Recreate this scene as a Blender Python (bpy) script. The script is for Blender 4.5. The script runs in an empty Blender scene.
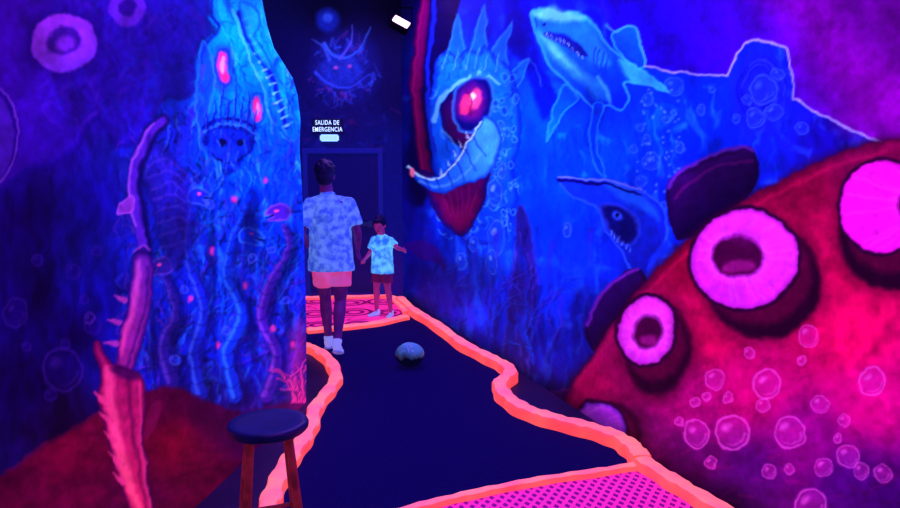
import bpy, bmesh, math, random
import numpy as np
from mathutils import Vector, Matrix
random.seed(7); rng=np.random.RandomState(5)
S=bpy.context.scene
try:
    S.view_settings.view_transform='Standard'; S.view_settings.look='None'
except Exception as e: print(e)

# ------------------------------------------------------------------ camera
F=650.0; TH=math.radians(6.5); CH=1.6
cam=bpy.data.cameras.new('camera'); co=bpy.data.objects.new('camera',cam)
S.collection.objects.link(co); co.location=(0,0,CH); co.rotation_euler=(math.pi/2-TH,0,0)
cam.sensor_width=36; cam.lens=36*F/900; cam.clip_start=0.05; S.camera=co
def ray(px,py):
    x=(px-450)/F; y=(254-py)/F
    return Vector((x, math.cos(TH)+y*math.sin(TH), -math.sin(TH)+y*math.cos(TH)))
def fl(px,py,z=0.0):
    r=ray(px,py); t=(z-CH)/r.z
    return Vector((r.x*t,r.y*t,z))
def aty(px,py,y):
    r=ray(px,py); t=y/r.y
    return Vector((r.x*t,y,CH+r.z*t))

# ------------------------------------------------------------------ materials
def s2l(c):
    c=np.asarray(c,dtype=float)/255.0
    return np.where(c<=0.04045,c/12.92,((c+0.055)/1.055)**2.4)
def lin(c): return tuple(float(v) for v in s2l(c))+(1.0,)
def mat(name,col,em=0.0,rough=0.6,emcol=None,noise=None,bump=0.0,metal=0.0,spec=0.5):
    m=bpy.data.materials.new(name); m.use_nodes=True; nt=m.node_tree
    b=nt.nodes['Principled BSDF']; b.inputs['Roughness'].default_value=rough
    b.inputs['Metallic'].default_value=metal
    b.inputs['Specular IOR Level'].default_value=spec
    b.inputs['Base Color'].default_value=lin(col)
    b.inputs['Emission Color'].default_value=lin(emcol or col)
    b.inputs['Emission Strength'].default_value=em
    tc=nt.nodes.new('ShaderNodeTexCoord')
    if noise:
        sc,col2=noise
        n=nt.nodes.new('ShaderNodeTexNoise'); n.inputs['Scale'].default_value=sc; n.inputs['Detail'].default_value=6
        nt.links.new(tc.outputs['Object'],n.inputs['Vector'])
        r=nt.nodes.new('ShaderNodeValToRGB'); r.color_ramp.elements[0].position=0.38; r.color_ramp.elements[1].position=0.62
        r.color_ramp.elements[0].color=lin(col); r.color_ramp.elements[1].color=lin(col2)
        nt.links.new(n.outputs['Fac'],r.inputs['Fac']); nt.links.new(r.outputs['Color'],b.inputs['Base Color'])
        nt.links.new(r.outputs['Color'],b.inputs['Emission Color'])
    if bump:
        n2=nt.nodes.new('ShaderNodeTexNoise'); n2.inputs['Scale'].default_value=60; n2.inputs['Detail'].default_value=4
        nt.links.new(tc.outputs['Object'],n2.inputs['Vector'])
        bp=nt.nodes.new('ShaderNodeBump'); bp.inputs['Strength'].default_value=bump; bp.inputs['Distance'].default_value=0.01
        nt.links.new(n2.outputs['Fac'],bp.inputs['Height']); nt.links.new(bp.outputs['Normal'],b.inputs['Normal'])
    return m
def paintmat(name,em=0.8):
    m=bpy.data.materials.new(name); m.use_nodes=True; nt=m.node_tree
    b=nt.nodes['Principled BSDF']; b.inputs['Roughness'].default_value=0.6
    b.inputs['Specular IOR Level'].default_value=0.12
    a=nt.nodes.new('ShaderNodeAttribute'); a.attribute_name='paint'
    tc=nt.nodes.new('ShaderNodeTexCoord')
    n=nt.nodes.new('ShaderNodeTexNoise'); n.inputs['Scale'].default_value=26; n.inputs['Detail'].default_value=8; n.inputs['Roughness'].default_value=0.7
    nt.links.new(tc.outputs['Object'],n.inputs['Vector'])
    mr=nt.nodes.new('ShaderNodeMapRange'); mr.inputs[1].default_value=0.3; mr.inputs[2].default_value=0.7; mr.inputs[3].default_value=0.8; mr.inputs[4].default_value=1.2
    nt.links.new(n.outputs['Fac'],mr.inputs[0])
    mx=nt.nodes.new('ShaderNodeVectorMath'); mx.operation='SCALE'
    nt.links.new(a.outputs['Color'],mx.inputs[0]); nt.links.new(mr.outputs[0],mx.inputs['Scale'])
    nt.links.new(mx.outputs[0],b.inputs['Base Color']); nt.links.new(mx.outputs[0],b.inputs['Emission Color'])
    b.inputs['Emission Strength'].default_value=em
    bp=nt.nodes.new('ShaderNodeBump'); bp.inputs['Strength'].default_value=0.25; bp.inputs['Distance'].default_value=0.01
    nt.links.new(n.outputs['Fac'],bp.inputs['Height']); nt.links.new(bp.outputs['Normal'],b.inputs['Normal'])
    return m

# ------------------------------------------------------------------ mesh helpers
def obj_from(name,verts,faces,m=None,parent=None,smooth=False):
    me=bpy.data.meshes.new(name); me.from_pydata([tuple(v) for v in verts],[],faces); me.update()
    o=bpy.data.objects.new(name,me); S.collection.objects.link(o)
    if m: me.materials.append(m)
    if smooth: me.polygons.foreach_set('use_smooth',[True]*len(me.polygons))
    if parent: o.parent=parent
    return o
def empty(name,loc=(0,0,0),rz=0):
    e=bpy.data.objects.new(name,None); S.collection.objects.link(e); e.location=loc; e.rotation_euler=(0,0,rz); e.empty_display_size=0.2
    return e
def bm_obj(name,bm,m=None,parent=None,smooth=False):
    me=bpy.data.meshes.new(name); bm.normal_update(); bm.to_mesh(me); bm.free()
    o=bpy.data.objects.new(name,me); S.collection.objects.link(o)
    if m: me.materials.append(m)
    if smooth: me.polygons.foreach_set('use_smooth',[True]*len(me.polygons))
    if parent: o.parent=parent
    return o
def box(name,c,s,m,parent=None,bev=0.0,rot=None):
    bm=bmesh.new(); bmesh.ops.create_cube(bm,size=1)
    bmesh.ops.scale(bm,vec=s,verts=bm.verts)
    if bev: bmesh.ops.bevel(bm,geom=bm.edges[:],offset=bev,segments=2,affect='EDGES')
    if rot is not None: bmesh.ops.rotate(bm,cent=(0,0,0),matrix=rot,verts=bm.verts)
    bmesh.ops.translate(bm,vec=c,verts=bm.verts)
    return bm_obj(name,bm,m,parent)

# ------------------------------------------------------------------ painting (rectified mural coordinates)
def crom(pts,closed=True,n=6):
    P=[np.array(p,float) for p in pts]; N=len(P); out=[]
    rngi=range(N) if closed else range(N-1)
    for i in rngi:
        if closed: a,b,c,d=P[(i-1)%N],P[i],P[(i+1)%N],P[(i+2)%N]
        else: a,b,c,d=P[max(i-1,0)],P[i],P[i+1],P[min(i+2,N-1)]
        for k in range(n):
            t=k/n
            out.append(0.5*((2*b)+(-a+c)*t+(2*a-5*b+4*c-d)*t*t+(-a+3*b-3*c+d)*t**3))
    if not closed: out.append(P[-1])
    return np.array(out)
def vnoise(x,y,seed=0):
    r=np.random.RandomState(seed); T=r.rand(256,256)
    xi=np.floor(x).astype(int); yi=np.floor(y).astype(int); fx=x-xi; fy=y-yi
    fx=fx*fx*(3-2*fx); fy=fy*fy*(3-2*fy)
    g=lambda a,b:T[a%256,b%256]
    return (g(xi,yi)*(1-fx)*(1-fy)+g(xi+1,yi)*fx*(1-fy)+g(xi,yi+1)*(1-fx)*fy+g(xi+1,yi+1)*fx*fy)
def fbm(x,y,seed=0,o=4):
    v=0;a=0.5;t=0
    for i in range(o):
        v=v+a*vnoise(x*2**i,y*2**i,seed+i); t+=a; a*=0.5
    return v/t
def ridge(x,y,seed=0,o=3):
    v=0;a=.6;t=0
    for i in range(o):
        v=v+a*(1-np.abs(2*vnoise(x*2**i,y*2**i,seed+i)-1)); t+=a;a*=.5
    return v/t
def sstep(a,b,x):
    t=np.clip((x-a)/(b-a),0,1); return t*t*(3-2*t)
class Paint:
    def __init__(s,X,Y,warp=1.0):
        s.X=X+warp*6*(fbm(X/22,Y/22,11,3)-.5)+warp*2.5*(fbm(X/6,Y/6,17,2)-.5); s.Y=Y+warp*6*(fbm(X/22,Y/22,31,3)-.5)+warp*2.5*(fbm(X/6,Y/6,37,2)-.5)
        s.C=np.zeros((len(X),3)); s.prep()
    def prep(s):
        s.o=np.argsort(s.X); s.xs=s.X[s.o]; s.ys=s.Y[s.o]
    def copy(s):
        q=Paint.__new__(Paint); q.X=s.X;q.Y=s.Y;q.o=s.o;q.xs=s.xs;q.ys=s.ys;q.C=np.zeros_like(s.C); return q
    def field(s,samples,sig=45):
        W=np.zeros(len(s.X)); A=np.zeros((len(s.X),3))
        for x,y,c in samples:
            d2=(s.X-x)**2+(s.Y-y)**2
            w=1.0/(d2+sig*sig*0.15)**1.7
            W+=w; A+=w[:,None]*np.array(c,float)
        return A/W[:,None]
    def bb(s,x0,y0,x1,y1):
        lo=np.searchsorted(s.xs,x0);hi=np.searchsorted(s.xs,x1,side='right'); yy=s.ys[lo:hi]
        return s.o[lo:hi][(yy>=y0)&(yy<=y1)]
    def put(s,i,m,col):
        s.C[i]=s.C[i]*(1-m[:,None])+np.asarray(col,float)*m[:,None]
    def poly(s,pts,c,c2=None,grad=None,rim=None,rimw=4,soft=1.6,op=1.0,smooth=True,mul=None):
        P=crom(pts) if smooth else np.array(pts,float)
        pad=soft*2+2
        i=s.bb(P[:,0].min()-pad,P[:,1].min()-pad,P[:,0].max()+pad,P[:,1].max()+pad)
        if len(i)==0: return
        x=s.X[i];y=s.Y[i]; ins=np.zeros(len(i),bool); dm=np.full(len(i),1e9)
        N=len(P)
        for k in range(N):
            ax,ay=P[k];bx,by=P[(k+1)%N]
            if (ay!=by):
                cond=((ay>y)!=(by>y))&(x<(bx-ax)*(y-ay)/(by-ay)+ax); ins^=cond
            dx,dy=bx-ax,by-ay; L=dx*dx+dy*dy+1e-9
            t=np.clip(((x-ax)*dx+(y-ay)*dy)/L,0,1)
            dm=np.minimum(dm,(x-ax-t*dx)**2+(y-ay-t*dy)**2)
        d=np.sqrt(dm); sd=np.where(ins,d,-d)
        m=np.clip(.5+sd/soft,0,1)*op
        col=np.tile(np.array(c,float),(len(i),1))
        if c2 is not None:
            (x0,y0),(x1,y1)=grad; dx,dy=x1-x0,y1-y0
            t=np.clip(((x-x0)*dx+(y-y0)*dy)/(dx*dx+dy*dy),0,1)[:,None]
            col=col*(1-t)+np.array(c2,float)*t
        col=col*(.86+.28*fbm(x/8,y/8,91,3))[:,None]
        if rim is not None:
            t=np.clip(1-sd/rimw,0,1)[:,None]; col=col*(1-t)+np.array(rim,float)*t
        s.put(i,m,col)
    def stroke(s,pts,w,c,w2=None,soft=1.4,op=1.0,smooth=True,n=5):
        P=crom(pts,False,n) if smooth and len(pts)>2 else np.array(pts,float)
        if w2 is None: w2=w
        pad=max(w,w2)+soft+1
        i=s.bb(P[:,0].min()-pad,P[:,1].min()-pad,P[:,0].max()+pad,P[:,1].max()+pad)
        if len(i)==0: return
        x=s.X[i];y=s.Y[i]; best=np.full(len(i),-1e9); N=len(P)-1
        for k in range(N):
            ax,ay=P[k];bx,by=P[k+1]; dx,dy=bx-ax,by-ay; L=dx*dx+dy*dy+1e-9
            t=np.clip(((x-ax)*dx+(y-ay)*dy)/L,0,1)
            d=np.sqrt((x-ax-t*dx)**2+(y-ay-t*dy)**2)
            ww=(w+(w2-w)*(k+t)/N)/2
            best=np.maximum(best,ww-d)
        s.put(i,np.clip(.5+best/soft,0,1)*op,np.tile(np.array(c,float),(len(i),1)))
    def ell(s,cx,cy,rx,ry,c,rot=0,**k):
        a=math.radians(rot); pts=[]
        for j in range(28):
            t=j/28*2*math.pi; u,v=rx*math.cos(t),ry*math.sin(t)
            pts.append((cx+u*math.cos(a)-v*math.sin(a),cy+u*math.sin(a)+v*math.cos(a)))
        s.poly(pts,c,smooth=False,**k)
    def ring(s,cx,cy,rx,ry,c,w=1.5,op=1.0,a0=0,a1=360,w2=None):
        pts=[(cx+rx*math.cos(math.radians(a0+(a1-a0)*j/24)),cy+ry*math.sin(math.radians(a0+(a1-a0)*j/24))) for j in range(25)]
        s.stroke(pts,w,c,w2=w2,op=op,smooth=False)
    def bubble(s,x,y,r,c,fill=None,op=.8):
        if fill is not None: s.ell(x,y,r,r,fill,op=op*.5,soft=r*.5)
        s.ring(x,y,r,r*1.02,c,w=max(1.2,r*.13),op=op*.75)
        s.ell(x-r*.35,y-r*.35,r*.3,r*.2,c,rot=-40,op=op*.8,soft=r*.3)
        s.ring(x,y,r*.74,r*.74,c,w=max(1.2,r*.2),op=op*.45,a0=10,a1=120,w2=.5)
    def branch(s,x,y,a,l,w,c,depth,op=.7):
        pts=[(x,y)]
        for k in range(4):
            a+=random.uniform(-.35,.35); x+=math.cos(a)*l/4; y+=math.sin(a)*l/4; pts.append((x,y))
        s.stroke([(u+1.5,v+1) for u,v in pts],w*1.5,(6,6,70),w2=w,op=op*.6,soft=2.5)
        s.stroke(pts,w,c,w2=w*.6,op=op,soft=1.6)
        s.stroke([(u-w*.2,v) for u,v in pts],max(.8,w*.3),tuple(min(255,q_*1.4+20) for q_ in c),w2=.5,op=op*.6)
        if depth>0:
            for k in range(random.choice([2,2,3])):
                j=random.choice([2,3,4]); s.branch(pts[j][0],pts[j][1],a+random.uniform(-.9,.9),l*.72,w*.62,c,depth-1,op)

def wall_grid(name,P0,u,cols,rows,send=None):
    cols=np.array(cols); rows=np.array(rows)
    Sg,Zg=np.meshgrid(cols,rows)
    if send is not None:
        t=(Sg-cols[0])/(cols[-1]-cols[0]); e=np.interp(Zg,send[0],send[1])
        Sg=cols[0]+t*(e-cols[0])
    Sg=Sg.ravel();Zg=Zg.ravel()
    V=np.stack([P0.x+u.x*Sg,P0.y+u.y*Sg,Zg],1)
    nc=len(cols);nr=len(rows)
    a=np.arange(nr*nc).reshape(nr,nc)
    Fq=np.stack([a[:-1,:-1],a[:-1,1:],a[1:,1:],a[1:,:-1]],-1).reshape(-1,4)
    me=bpy.data.meshes.new(name); me.vertices.add(len(V)); me.vertices.foreach_set('co',V.ravel())
    me.loops.add(Fq.size); me.loops.foreach_set('vertex_index',Fq.ravel().astype(np.int32))
    me.polygons.add(len(Fq)); me.polygons.foreach_set('loop_start',np.arange(0,Fq.size,4,dtype=np.int32))
    me.update(calc_edges=True); me.validate()
    o=bpy.data.objects.new(name,me); S.collection.objects.link(o)
    return o,V
def mural_xy(V):
    d=V-np.array([0,0,CH]); f=np.array([0,math.cos(TH),-math.sin(TH)]); up=np.array([0,math.sin(TH),math.cos(TH)])
    z=d@f; ok=z>0.5; zz=np.where(ok,z,1)
    X=np.where(ok,450+F*d[:,0]/zz,np.where(d[:,0]>0,3000.,-3000.)); Y=np.where(ok,254-F*(d@up)/zz,254.)
    return X,Y
def set_paint(o,C,m,gain=1.0,sat=0.0):
    me=o.data; at=me.color_attributes.new('paint','FLOAT_COLOR','POINT')
    C=np.clip(C,0,255); mn=C.mean(1,keepdims=True); C=(mn+(C-mn)*(1+sat))*gain
    L=s2l(np.clip(C,0,255)); L=np.concatenate([L,np.ones((len(L),1))],1)
    at.data.foreach_set('color',L.ravel().astype(np.float32)); me.materials.append(m)
def hit(px,py,P0,u):
    n=Vector((-u.y,u.x,0)); r=ray(px,py); t=(P0-Vector((0,0,CH))).dot(n)/r.dot(n)
    p=Vector((0,0,CH))+r*t
    return (p-P0).dot(u),p.z
M_paint=paintmat('fluorescent_mural_paint',0.98)

CEIL=4.0
# ================================================================== RIGHT WALL
RB=fl(412,298); RA=fl(740,508); uR=Vector((RA.x-RB.x,RA.y-RB.y,0)).normalized(); P0=Vector((RB.x,RB.y,0))
cols=[hit(px,180,P0,uR)[0] for px in np.arange(396,985,1.4)]
send_s=(P0.y+1.0)/(-uR.y)
s=cols[-1]
while s<send_s-0.1: s+=0.1; cols.append(s)
cols.append(send_s)
rows=list(np.arange(0,2.55,0.0054))+list(np.arange(2.56,CEIL-0.005,0.012))+[CEIL]
wr,V=wall_grid('wall_right',P0,uR,cols,rows)
X,Y=mural_xy(V); p=Paint(X,Y)
K=[(415,20,(8,4,50)),(420,90,(8,6,75)),(405,180,(10,8,100)),(415,250,(12,14,130)),(430,290,(14,16,135)),(455,250,(12,38,205)),(470,310,(12,18,145)),
(500,250,(12,58,238)),(500,310,(14,32,198)),(540,300,(16,34,188)),(565,350,(16,18,130)),(560,200,(10,64,246)),(530,120,(0,74,250)),(500,20,(10,30,208)),
(560,60,(0,42,238)),(540,20,(5,14,160)),(620,150,(12,74,248)),(650,120,(5,50,242)),(700,130,(10,40,226)),(720,100,(12,40,226)),(770,110,(22,28,205)),(850,140,(25,12,145)),
(660,230,(15,30,195)),(600,250,(14,38,210)),(590,320,(16,18,128)),(580,400,(20,8,72)),(650,450,(25,5,60)),(700,500,(25,5,60)),(520,370,(14,12,105)),(475,60,(15,60,228)),
(900,250,(40,5,80)),(1000,300,(60,5,80)),(620,0,(8,10,168)),(700,180,(16,32,200))]
p.C=p.field(K)
wx=X+14*(fbm(X/18,Y/18,41,3)-.5); wy=Y+14*(fbm(X/18,Y/18,43,3)-.5)
tex=fbm(wx/9,wy/24,3,5); p.C*=(0.66+0.70*tex)[:,None]
rg=sstep(.72,.95,ridge(wx/26,wy/40,61,3))[:,None]; p.C=p.C+rg*np.array([14,42,50])*(p.C[:,2:3]/230)
outl=[(655,66),(680,71),(712,76),(737,78),(745,58),(755,44),(768,39),(785,43),(799,47),(803,70),(804,98),(825,112),(850,124),(880,136),(910,148)]
p.poly([(560,-300),(1500,-300),(1500,400),(1000,190)]+outl[::-1]+[(652,58),(648,35),(640,28),(625,34),(612,25),(600,-10)],(28,8,200),c2=(112,10,155),grad=((650,60),(900,40)),smooth=False,soft=2)  # wall above the mural outline: purple-to-magenta light painted into its colour
p.poly([(800,-60),(1400,-60),(1300,140),(905,135),(850,100),(815,50)],(148,12,165),op=.6,soft=40)
p.poly([(850,0),(960,-20),(990,80),(900,70)],(74,6,112),op=.6,soft=30)
for k in range(520):
    x=random.uniform(425,800); y=random.uniform(0,370)
    l=random.uniform(10,45); dx=random.uniform(-9,9)
    c=random.choice([(10,90,255),(6,8,110),(26,75,245),(14,24,170)])
    if y<95 and x>640: continue
    p.stroke([(x,y),(x+dx*.3+3,y+l*.4),(x+dx,y+l)],random.uniform(1,5),c,w2=.6,op=random.uniform(.12,.34),soft=3.5)
p.poly([(516,60),(545,75),(560,110),(552,150),(560,190),(590,205),(600,240),(585,290),(560,330),(548,300),(545,250),(532,215),(520,180),(524,120)],(10,84,252),c2=(12,38,200),grad=((540,80),(560,320)),op=.55,soft=6)
p.poly([(510,-20),(538,-10),(540,30),(548,60),(562,95),(552,120),(538,90),(526,60),(514,42)],(5,8,130),op=.75,soft=6)
# rock pinnacle
p.poly([(524,208),(534,212),(541,250),(545,300),(538,340),(533,385),(510,362),(514,300),(520,262)],(30,18,110),rim=(45,45,175),rimw=3,op=.9)
for k in range(46):
    x=random.uniform(514,540); y=random.uniform(225,365); p.stroke([(x,y),(x+random.uniform(-3,3),y+random.uniform(5,16))],random.uniform(1,3),random.choice([(80,60,200),(10,6,70),(50,34,160)]),w2=.6,op=.5,soft=2)
# sea-dragon with crest
p.poly([(424,-20),(470,-20),(462,20),(455,45),(444,60),(437,100),(436,150),(430,200),(412,200),(414,120),(418,40)],(8,4,60),soft=4)
for pts_ in [[(452,66),(456,40),(464,14),(468,42),(472,66)],[(474,60),(480,34),(492,2),(492,34),(494,58)],[(494,62),(503,42),(518,22),(514,46),(512,70)],[(508,84),(520,66),(536,58),(528,78),(518,100)]]:
    p.poly(pts_,(20,96,238),rim=(60,150,250),rimw=2.5,soft=2,op=.95)
dragon=[(441,62),(452,52),(463,58),(471,50),(484,54),(490,46),(500,54),(513,64),(523,90),(528,130),(521,165),(524,200),(509,238),(488,246),(466,238),(451,205),(437,160),(433,110)]
p.poly(dragon,(24,120,248),c2=(16,58,235),grad=((480,60),(480,235)),rim=(10,34,175),rimw=6)
for k in range(170):
    x=random.uniform(440,524); y=random.uniform(56,236); a=random.uniform(0,6.28)
    p.stroke([(x,y),(x+4*math.cos(a),y+6*math.sin(a)),(x+9*math.cos(a+.5),y+12*math.sin(a+.5))],random.uniform(1.2,4),random.choice([(110,190,255),(10,40,160),(50,145,255),(12,20,125)]),w2=.6,op=.45,soft=1.8)
for k in range(34):
    x=random.uniform(497,524); y=random.uniform(76,228); r=random.uniform(2,5); p.ring(x,y,r*.7,r,(100,180,255),w=1.2,op=.45); p.ell(x,y,r*.4,r*.6,(10,44,180),op=.6,soft=2)
p.stroke([(433,-10),(424,40),(421,90),(425,140),(433,180),(446,212),(462,224),(478,210),(488,180),(492,150)],13,(35,3,50),w2=11,soft=2.5)
p.stroke([(433,-10),(424,40),(421,90),(425,140),(433,180),(446,212),(462,224),(478,210),(488,180),(492,150)],9,(90,5,65),w2=8,soft=4)
p.stroke([(431,-10),(422,40),(419,90),(423,140),(431,180),(444,210)],2,(150,22,95),w2=1.5,op=.5,soft=2)
p.stroke([(443,-10),(438,20),(432,60),(433,110),(439,150)],4,(22,36,190),w2=3,soft=2)
p.poly([(446,110),(455,92),(470,84),(484,88),(492,104),(490,130),(480,152),(492,150),(493,180),(487,208),(470,234),(450,226),(432,196),(426,170),(446,178),(460,172),(466,150),(452,138)],(40,5,85),c2=(85,6,72),grad=((460,90),(460,230)),rim=(14,8,95),rimw=7)
p.poly([(446,200),(462,208),(480,198),(482,208),(469,224),(455,219)],(125,12,85),op=.5,soft=7)
for k in range(6): p.stroke([(446+k*7,186+k%2*4),(449+k*6,200),(454+k*4,216)],1.6,(130,30,120),w2=.7,op=.45,soft=2)
p.poly([(458,94),(470,80),(488,76),(500,88),(499,112),(488,128),(474,134),(462,126)],(10,10,105),rim=(70,140,250),rimw=4,soft=2)
p.stroke([(440,120),(447,98),(464,82),(486,74),(506,84)],5.5,(110,190,255),w2=2,soft=2)
p.stroke([(447,130),(456,140),(462,152),(458,166)],3,(80,150,250),w2=1.5,op=.8)
p.ell(477,102,14,19,(150,20,140),rot=14,soft=10,op=.75)
p.ell(473,104,6,12,(255,55,125),rot=14,soft=3.5); p.ell(482,98,5.5,11,(255,80,150),rot=14,soft=3.5); p.ell(479,96,3,4.5,(255,215,235),rot=14,soft=2)
p.stroke([(472,88),(477,99),(476,116)],1.5,(80,5,60),op=.7)
p.poly([(412,166),(421,172),(433,177),(446,174),(458,163),(470,150),(482,128),(490,116),(502,122),(507,146),(498,168),(480,181),(463,188),(450,194),(436,192),(423,183)],(26,84,235),c2=(70,155,255),grad=((440,190),(488,140)),rim=(18,44,180),rimw=4,soft=2)
p.stroke([(412,167),(424,175),(438,179),(452,172),(464,159),(476,141),(486,121)],2.4,(185,220,255),w2=1.6,soft=1.6)
p.stroke([(424,181),(440,187),(456,183),(472,172),(486,154)],3,(120,185,255),w2=1.4,op=.6,soft=3)
for a,b in [((430,179),(434,188)),((441,179),(444,190)),((452,174),(457,187)),((462,164),(470,180)),((472,151),(482,169)),((480,137),(493,156))]:
    p.stroke([a,b],2.4,(12,22,145),w2=1,op=.65,soft=2.5)
for k in range(5):
    x=446+k*7; y=175-k*9; p.stroke([(x,y),(x-2,y-7)],3,(190,220,255),w2=.6,op=.75)
p.ell(416,172,2.5,4,(255,120,170),soft=2)
for k in range(6):
    x=450+k*10+random.uniform(-2,2); h=random.uniform(4,14); p.stroke([(x,74),(x+2,64),(x+5,58-h)],7,(24,105,245),w2=.8,op=.8,soft=2); p.stroke([(x-1,70),(x+4,60-h)],1.2,(130,195,255),w2=.6,op=.6)
for (x,y,r) in [(500,192,9),(502,238,12),(498,262,8),(508,170,5),(478,245,5),(466,262,6),(575,230,5)]:
    p.ell(x,y,r*.75,r*1.5,(25,64,235),op=.7,soft=5); p.ring(x,y,r*.75,r*1.5,(80,120,250),w=1.5,op=.6); p.ell(x-r*.2,y-r*.5,r*.2,r*.35,(150,190,255),op=.6,soft=2)
for k in range(110):
    x=random.uniform(420,600); y=random.uniform(225,330); l=random.uniform(20,60)
    p.stroke([(x,y),(x+random.uniform(-4,4),y+l*.5),(x+random.uniform(-7,7),y+l)],random.uniform(1.5,7),random.choice([(6,6,80),(15,64,230),(8,12,112),(60,22,165),(10,38,200)]),w2=.8,op=.35,soft=3.5)
for k in range(14):
    p.branch(random.uniform(440,560),random.uniform(290,370),-math.pi/2+random.uniform(-.3,.3),random.uniform(22,40),random.uniform(2,4),random.choice([(20,42,195),(50,26,155),(14,56,215)]),2,.35)
p.poly([(408,246),(426,240),(444,250),(452,272),(440,262),(424,258)],(75,8,100),op=.7,soft=3)
p.poly([(405,180),(414,190),(425,215),(440,240),(460,275),(470,330),(440,305),(415,290),(400,280)],(14,8,108),op=.5,soft=8)
# ---- great white shark
p.poly([(620,38),(634,26),(645,29),(651,50),(656,66),(640,70)],(10,95,240),c2=(5,45,200),grad=((650,30),(625,60)),rim=(60,175,255),rimw=3)
p.poly([(538,13),(550,9),(566,12),(586,14),(603,26),(616,44),(630,58),(645,68),(664,78),(679,93),(660,88),(645,84),(632,83),(637,98),(628,110),(614,108),(606,118),(600,112),(588,96),(575,84),(562,70),(549,52),(541,33)],(30,125,245),c2=(4,36,200),grad=((560,20),(620,105)),rim=(70,180,255),rimw=3,soft=2)
p.poly([(546,34),(560,54),(578,72),(594,86),(606,100),(618,98),(612,84),(596,76),(580,62),(562,46)],(110,210,250),c2=(25,110,240),grad=((560,50),(612,96)),soft=7,op=.9)
p.poly([(541,14),(560,12),(583,18),(600,32),(612,50),(618,66),(604,66),(588,52),(570,40),(552,30)],(20,90,230),c2=(40,130,245),grad=((560,15),(605,60)),soft=6,op=.8)
p.poly([(540,14),(556,9),(575,12),(592,20),(575,22),(555,19)],(125,215,255),soft=5,op=.7)
p.poly([(550,34),(562,33),(578,38),(590,46),(596,56),(586,55),(572,47),(558,40)],(8,14,120),soft=2.5,op=.9)
for k in range(9):
    x=554+k*4.4; y=34+k*2.2+max(0,k-5)*1.5; p.stroke([(x,y),(x+1,y+3)],1.6,(190,230,255),w2=.5,op=.75)
p.ell(551,23,2,2.4,(3,5,50)); p.stroke([(543,18),(544,26)],1.5,(15,50,180))
for k in range(4): p.stroke([(604+k*4,48+k*3),(601+k*4,59+k*4),(603+k*4,68+k*4)],1.6,(8,35,170),op=.7)
p.poly([(572,84),(586,96),(580,106),(568,118),(560,132),(554,142),(556,126),(561,106)],(10,70,230),c2=(20,105,245),grad=((580,90),(555,140)),rim=(50,150,255),rimw=2.5)
p.poly([(603,104),(612,106),(607,128),(606,150),(613,178),(603,168),(598,140),(599,116)],(8,55,220),rim=(50,145,255),rimw=2)
p.poly([(625,60),(650,70),(668,82),(677,92),(655,86),(636,80)],(60,165,255),soft=4,op=.8)
p.stroke([(606,78),(615,90),(618,104)],3,(100,190,255),op=.6,soft=3)
p.stroke(outl,2.2,(180,155,255),smooth=False,op=.9)
p.stroke([(536,58),(545,70),(548,88)],1.6,(60,120,250),op=.5)
p.stroke([(613,26),(625,33),(634,27),(645,29),(650,48),(655,66)],1.8,(80,150,255),op=.8)
p.ell(772,92,30,40,(26,30,212),op=.7,soft=14)
for k in range(18):
    a=random.uniform(0,6.28); r=random.uniform(6,26); p.ring(772,92,r,r*1.3,random.choice([(60,70,235),(10,10,130)]),w=2.5,w2=.8,a0=math.degrees(a),a1=math.degrees(a)+random.uniform(60,150),op=.45)
for (x,y,r) in [(775,90,13),(766,118,10),(785,112,8),(757,100,5),(790,74,6),(684,86,9),(657,101,6),(660,161,9),(640,150,4),(700,176,6),(676,120,4),(650,182,5),(648,128,4),(745,120,4),(709,110,5),(690,148,4),(812,128,6),(720,92,3),(672,205,4),(655,140,5),(684,112,3)]:
    p.bubble(x,y,r,(90,135,255),fill=(50,80,240),op=.5)
for k in range(50):
    x=random.uniform(640,690); y=random.uniform(85,200); p.ell(x,y,1.3,1.3,(100,140,255),op=.5)
# ---- hammerhead
p.poly([(566,181),(572,177),(590,180),(612,180),(632,186),(652,190),(668,200),(677,218),(676,240),(664,262),(652,280),(640,270),(628,250),(612,232),(606,212),(590,200),(572,192)],(18,48,215),c2=(18,20,140),grad=((610,185),(660,270)),rim=(50,90,245),rimw=3)
p.poly([(612,184),(640,190),(662,204),(668,220),(650,208),(628,198)],(36,100,248),op=.7,soft=6)
p.stroke([(565,181),(590,181),(620,186),(650,194)],4,(10,8,100),w2=2); p.stroke([(565,178),(590,178),(620,182),(652,189)],1.5,(110,110,240))
p.poly([(608,206),(628,204),(644,214),(648,232),(636,246),(622,238),(612,224)],(10,10,90),rim=(44,58,210),rimw=5,soft=3)
p.ell(626,216,6,3.5,(45,70,220),rot=10,soft=3); p.ell(626,216,2.4,2.2,(5,3,40))
for k in range(6): p.stroke([(618+k*4,236+k*3),(619+k*4,231+k*3)],1.5,(110,145,245),w2=.6,op=.65)
p.poly([(655,270),(664,250),(678,240),(668,262),(658,282)],(25,46,210),soft=3)
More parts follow.
